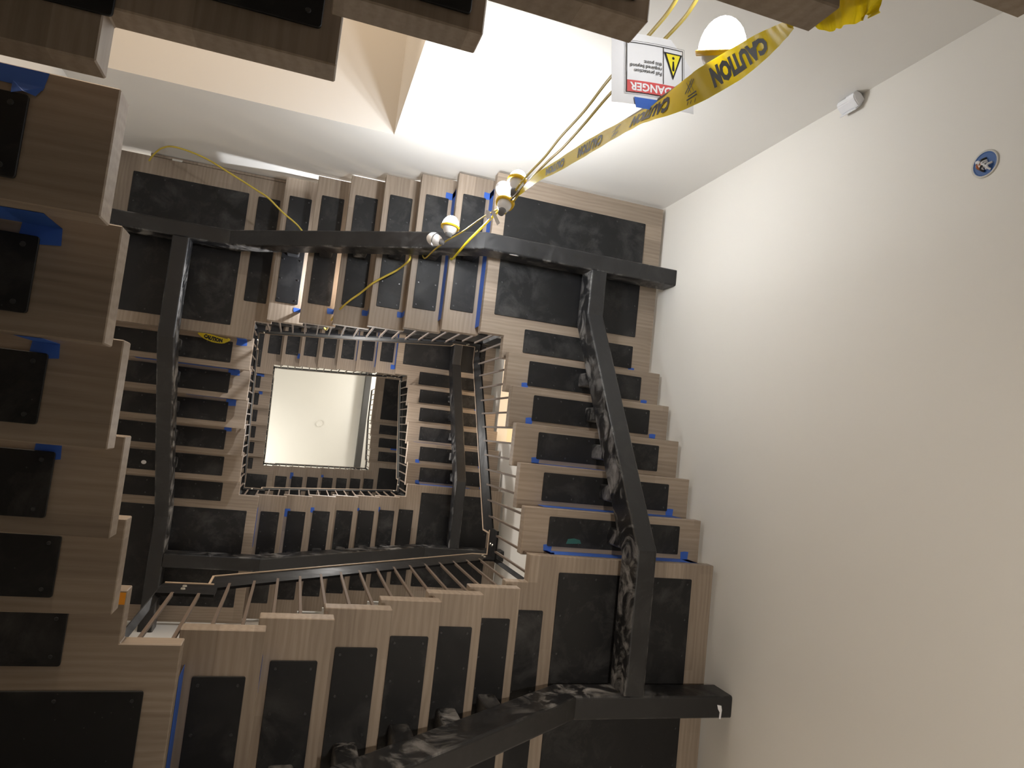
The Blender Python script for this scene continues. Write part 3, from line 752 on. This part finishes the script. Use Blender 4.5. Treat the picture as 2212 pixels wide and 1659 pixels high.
# ------------------------------------------------------------------ danger sign
KS = 2.3/2.1; PS = .000887*KS
sc0 = Vector((.80342*KS, -1.05279*KS, 1.62911*KS+H))
ex = Vector((-.99412, .10826, .0017)); ey = Vector((.10827, .99393, .0193)); vw = Vector((0, -.02, 1))
def sp(x, y, off=0.0):
    """sign plane, millimetres from its centre in reading orientation (x right, y up)"""
    bend = .010*(x/140)**2
    return sc0 + ex*(x*PS) + ey*(y*PS) - vw*(off-bend)
def plate2(poly, off, mt, name, parent, label=None, th=.0003):
    k = len(poly); V = [sp(x, y, off) for x, y in poly]+[sp(x, y, off+th) for x, y in poly]
    F = [tuple(range(k))[::-1], tuple(range(k, 2*k))]+[(i, (i+1) % k, k+(i+1) % k, k+i) for i in range(k)]
    o = ob(name, mesh(name, V, F, mt), parent)
    if label: o['label'] = label
    return o
def grid_sheet(fn_in, x0, x1, y0, y1, nx=14, ny=8):
    V = []; F = []
    for off in (0, -.0004):
        for j in range(ny+1):
            for i in range(nx+1):
                x = x0+(x1-x0)*i/nx; y = y0+(y1-y0)*j/ny; x, y = fn_in(x, y)
                wob = .0015*math.sin(x*.05+y*.07)+.001*math.sin(x*.11-y*.03)
                V.append(sp(x, y, off-.002+wob*.6))
    k = nx+1
    for o in (0, (nx+1)*(ny+1)):
        for j in range(ny):
            for i in range(nx): F.append((o+j*k+i, o+j*k+i+1, o+(j+1)*k+i+1, o+(j+1)*k+i))
    return V, F
PW, PH = 142, 110
def clip(x, y):          # lower left corner (reading) is folded away
    if x < -50 and y < -25:
        lim = -PW + max(0, (-25-y))*1.0
        x = max(x, lim)
    return x, y
sign = thing('danger_sign', 'white paper danger sign hanging upside down in front of the grey wall', 'sign', (0, 0, 0), 0, None, mesh('danger_sign', *grid_sheet(clip, -PW, PW, -PH, PH), MPAPER, True))
def frame_lines(x0, y0, x1, y1, wd_, off):
    P = []
    for a, b, c, e in ((x0, y0, x1, y0+wd_), (x0, y1-wd_, x1, y1), (x0, y0, x0+wd_, y1), (x1-wd_, y0, x1, y1)):
        n = 8; V = []; F = []
        lon = (c-a) > (e-b)
        for i in range(n+1):
            q = i/n
            V += [sp(a+(c-a)*q, b, off), sp(a+(c-a)*q, e, off)] if lon else [sp(a, b+(e-b)*q, off), sp(c, b+(e-b)*q, off)]
        F = [(2*i, 2*i+1, 2*i+3, 2*i+2) for i in range(n)]; P.append((V, F))
    return merge(*P)
FX0, FX1, FY0, FY1 = -98, 97, -80, 76
O1 = .0022
ob('border', mesh('border', *merge(frame_lines(FX0, FY0, FX1, FY1, 2.6, O1), frame_lines(FX0-5, FY0-5, FX1+5, FY1+5, .9, O1), frame_lines(-28.5, FY0, -26.5, 37, 2, O1)), MINK), sign, label='black frame lines')
def strip_rect(x0, y0, x1, y1, off, mt, name, label):
    n = 10; V = []
    for i in range(n+1): V += [sp(x0+(x1-x0)*i/n, y0, off), sp(x0+(x1-x0)*i/n, y1, off)]
    ob(name, mesh(name, V, [(2*i, 2*i+1, 2*i+3, 2*i+2) for i in range(n)], mt), sign, label=label)
strip_rect(FX0+2, 38, FX1-2, FY1-2, O1, MRED, 'banner', 'red DANGER banner')
def sign_text(txt, cx, cy, size, hgt, mt, bold, sx=1, off=.0032, align='CENTER'):
    V, F = text_mesh(txt, 100, bold*100, align)
    ob('lettering', mesh('lettering', [sp(cx+v.x*size*sx, cy+v.y*size, off) for v in V], F, mt), sign, label='printed words '+txt.replace('\n', ' '))
sign_text('DANGER', 14, 56, .34, 0, MPAPER, .03, 1.02)
sign_text('Fall protection\nrequired beyond\nthis point', -22, -8, .158, 0, MINK, .012, 1.0, .0032, 'LEFT')
def poly_on(poly, off, mt, name, label):
    ob(name, mesh(name, [sp(x, y, off) for x, y in poly], [tuple(range(len(poly)))], mt), sign, label=label)
tc_ = -62
poly_on([(tc_-33, -66), (tc_+33, -66), (tc_, 18)], O1, MINK, 'warning_triangle', 'black triangle outline')
poly_on([(tc_-25, -61.5), (tc_+25, -61.5), (tc_, 5)], .0028, MSIGNY, 'warning_triangle', 'yellow triangle field')
poly_on([(tc_-2.5, -40), (tc_+2.5, -40), (tc_+4.5, -13), (tc_+2.5, -9), (tc_-2.5, -9), (tc_-4.5, -13)], .0034, MINK, 'exclamation_mark', None or 'black exclamation bar')
poly_on([(tc_+4.6*math.cos(i*math.pi/6), -50+4.6*math.sin(i*math.pi/6)) for i in range(12)], .0034, MINK, 'exclamation_mark', 'black exclamation dot')
poly_on([(-92, 42), (-80, 68), (-68, 42)], .0030, MPAPER, 'warning_triangle', 'small white triangle in the banner')
poly_on([(-81.3, 48), (-78.7, 48), (-78.2, 60), (-81.8, 60)], .0036, MRED, 'exclamation_mark', 'small red exclamation bar')
poly_on([(-56, 90), (72, 90), (66, 122), (-40, 126)], .0034, MBLUE, 'masking_tape', 'blue masking tape holding the sign')

# ------------------------------------------------------------------ wall devices
# motion sensor in the corner of back and right wall
zs_ = H+2.865
msn = thing('motion_sensor', 'small white motion sensor in the corner of grey and beige wall', 'sensor', (XW1-.035, YW0+.035, zs_), math.radians(135))
hs = bevel_prism('housing', [(-.030, -.034), (.030, -.034), (.030, .012), (.018, .030), (-.018, .030), (-.030, .012)], -.062, .062, MWHITE, .005, 2)
ob('housing', hs, msn)
ob('lens', bevel_prism('lens', [(-.022, .020), (.022, .020), (.015, .036), (-.015, .036)], -.060, -.004, MWHITE, .003, 1), msn)
ob('mount_plate', boxm('mount_plate', (-.045, -.042, -.05), (.045, -.034, .062), MWHITE, .002), msn)
# open round electrical box in the right wall
jb = thing('junction_box', 'round blue junction box with loose wires in the beige wall', 'box', (XW1-.001, -1.38, H+2.108), 0)
jb.rotation_euler = (0, -math.pi/2, 0)
def ringvf(r0, r1, z0, z1, n=28):
    prof = [(r0, z0), (r1, z0), (r1, z1), (r0, z1), (r0, z0)]
    return lathe(prof, n)
ob('plaster_ring', mesh('plaster_ring', *ringvf(.050, .060, -.001, .003), MFILL, True), jb)
ob('back_box', mesh('back_box', *lathe([(.0005, .0012), (.052, .0012), (.052, .0032), (.049, .0032), (.047, .0016), (.0005, .0016)], 28), MBOXBLUE), jb)
rnd = random.Random(3)
for i in range(9):
    a = rnd.uniform(-.8, 1.0); x = rnd.uniform(-.034, .012); y = rnd.uniform(-.026, .008)
    V, F = tube(spline([(x, y, .002), (x+.012*math.cos(a), y+.010, .016), (x+.016*math.cos(a+1), y+.022, .012), (x+.004, y+.030, .004)], 4), .0046, 6)
    ob('wire', mesh('wire', V, F, (MWHITE, MINK, MWHITE, MCOPPER, MWHITE, MINK, MWHITE, MCOPPER, MWHITE)[i], True), jb)
ob('screw_tab', boxm('screw_tab', (.026, -.024, .002), (.042, -.012, .006), MPAPER, .001), jb)
# smoke detector on the top ceiling
dt = ob('smoke_detector', mesh('smoke_detector', *lathe([(.001, -.035), (.05, -.035), (.062, -.028), (.07, -.012), (.07, 0), (.001, 0)], 28), MCEIL, True), None, (.449, .008, ZC), label='round pale detector on the bright top ceiling', category='detector')
# filler smears and chalk marks that stay on the steel
thing('filler_dab', 'white filler dab on the tube end at the beige wall, lower right', 'smear', (XW1-.10, Y1+W/2+.015, zl(13)+TZ-.0012), 0, None,
      mesh('filler_dab', *sheet([(0, -.03, 0), (.028, -.025, 0), (.034, .0, 0), (.030, .05, 0), (.018, .048, 0), (.02, .012, 0), (.008, -.005, 0)], (0, 0, 1), .0008), MPAPER))
thing('filler_dab', 'pale oval filler spot on the tube edge at the upper right landing', 'smear', (1.30, Y0-W/2+TW/2+.0008, zl(19)+TZ+.012), 0, None,
      mesh('filler_dab', *sheet([(.035*math.cos(i*math.pi/6), 0, .014*math.sin(i*math.pi/6)) for i in range(12)], (0, 1, 0), .0008), MPAPER))
thing('filler_dab', 'small pale filler drop under a plate at the left, below the inner left flight', 'smear', (-1.28, .52, zl(31)-.0085), 0, None,
      mesh('filler_dab', *sheet([(.022*math.cos(i*math.pi/6), .018*math.sin(i*math.pi/6), 0) for i in range(12)], (0, 0, 1), .001), MPAPER))
(ox, oy), rz, t = FR['R']
thing('chalk_mark', 'green chalk rub on the first plate of the nearest right flight', 'mark', (ox, oy, zl(14)), rz, None,
      mesh('chalk_mark', *sheet([(.205, .28, -.0078), (.21, .38, -.0078), (.232, .37, -.0078), (.240, .33, -.0078), (.234, .29, -.0078)], (0, 0, 1), .0005), MCHALK))
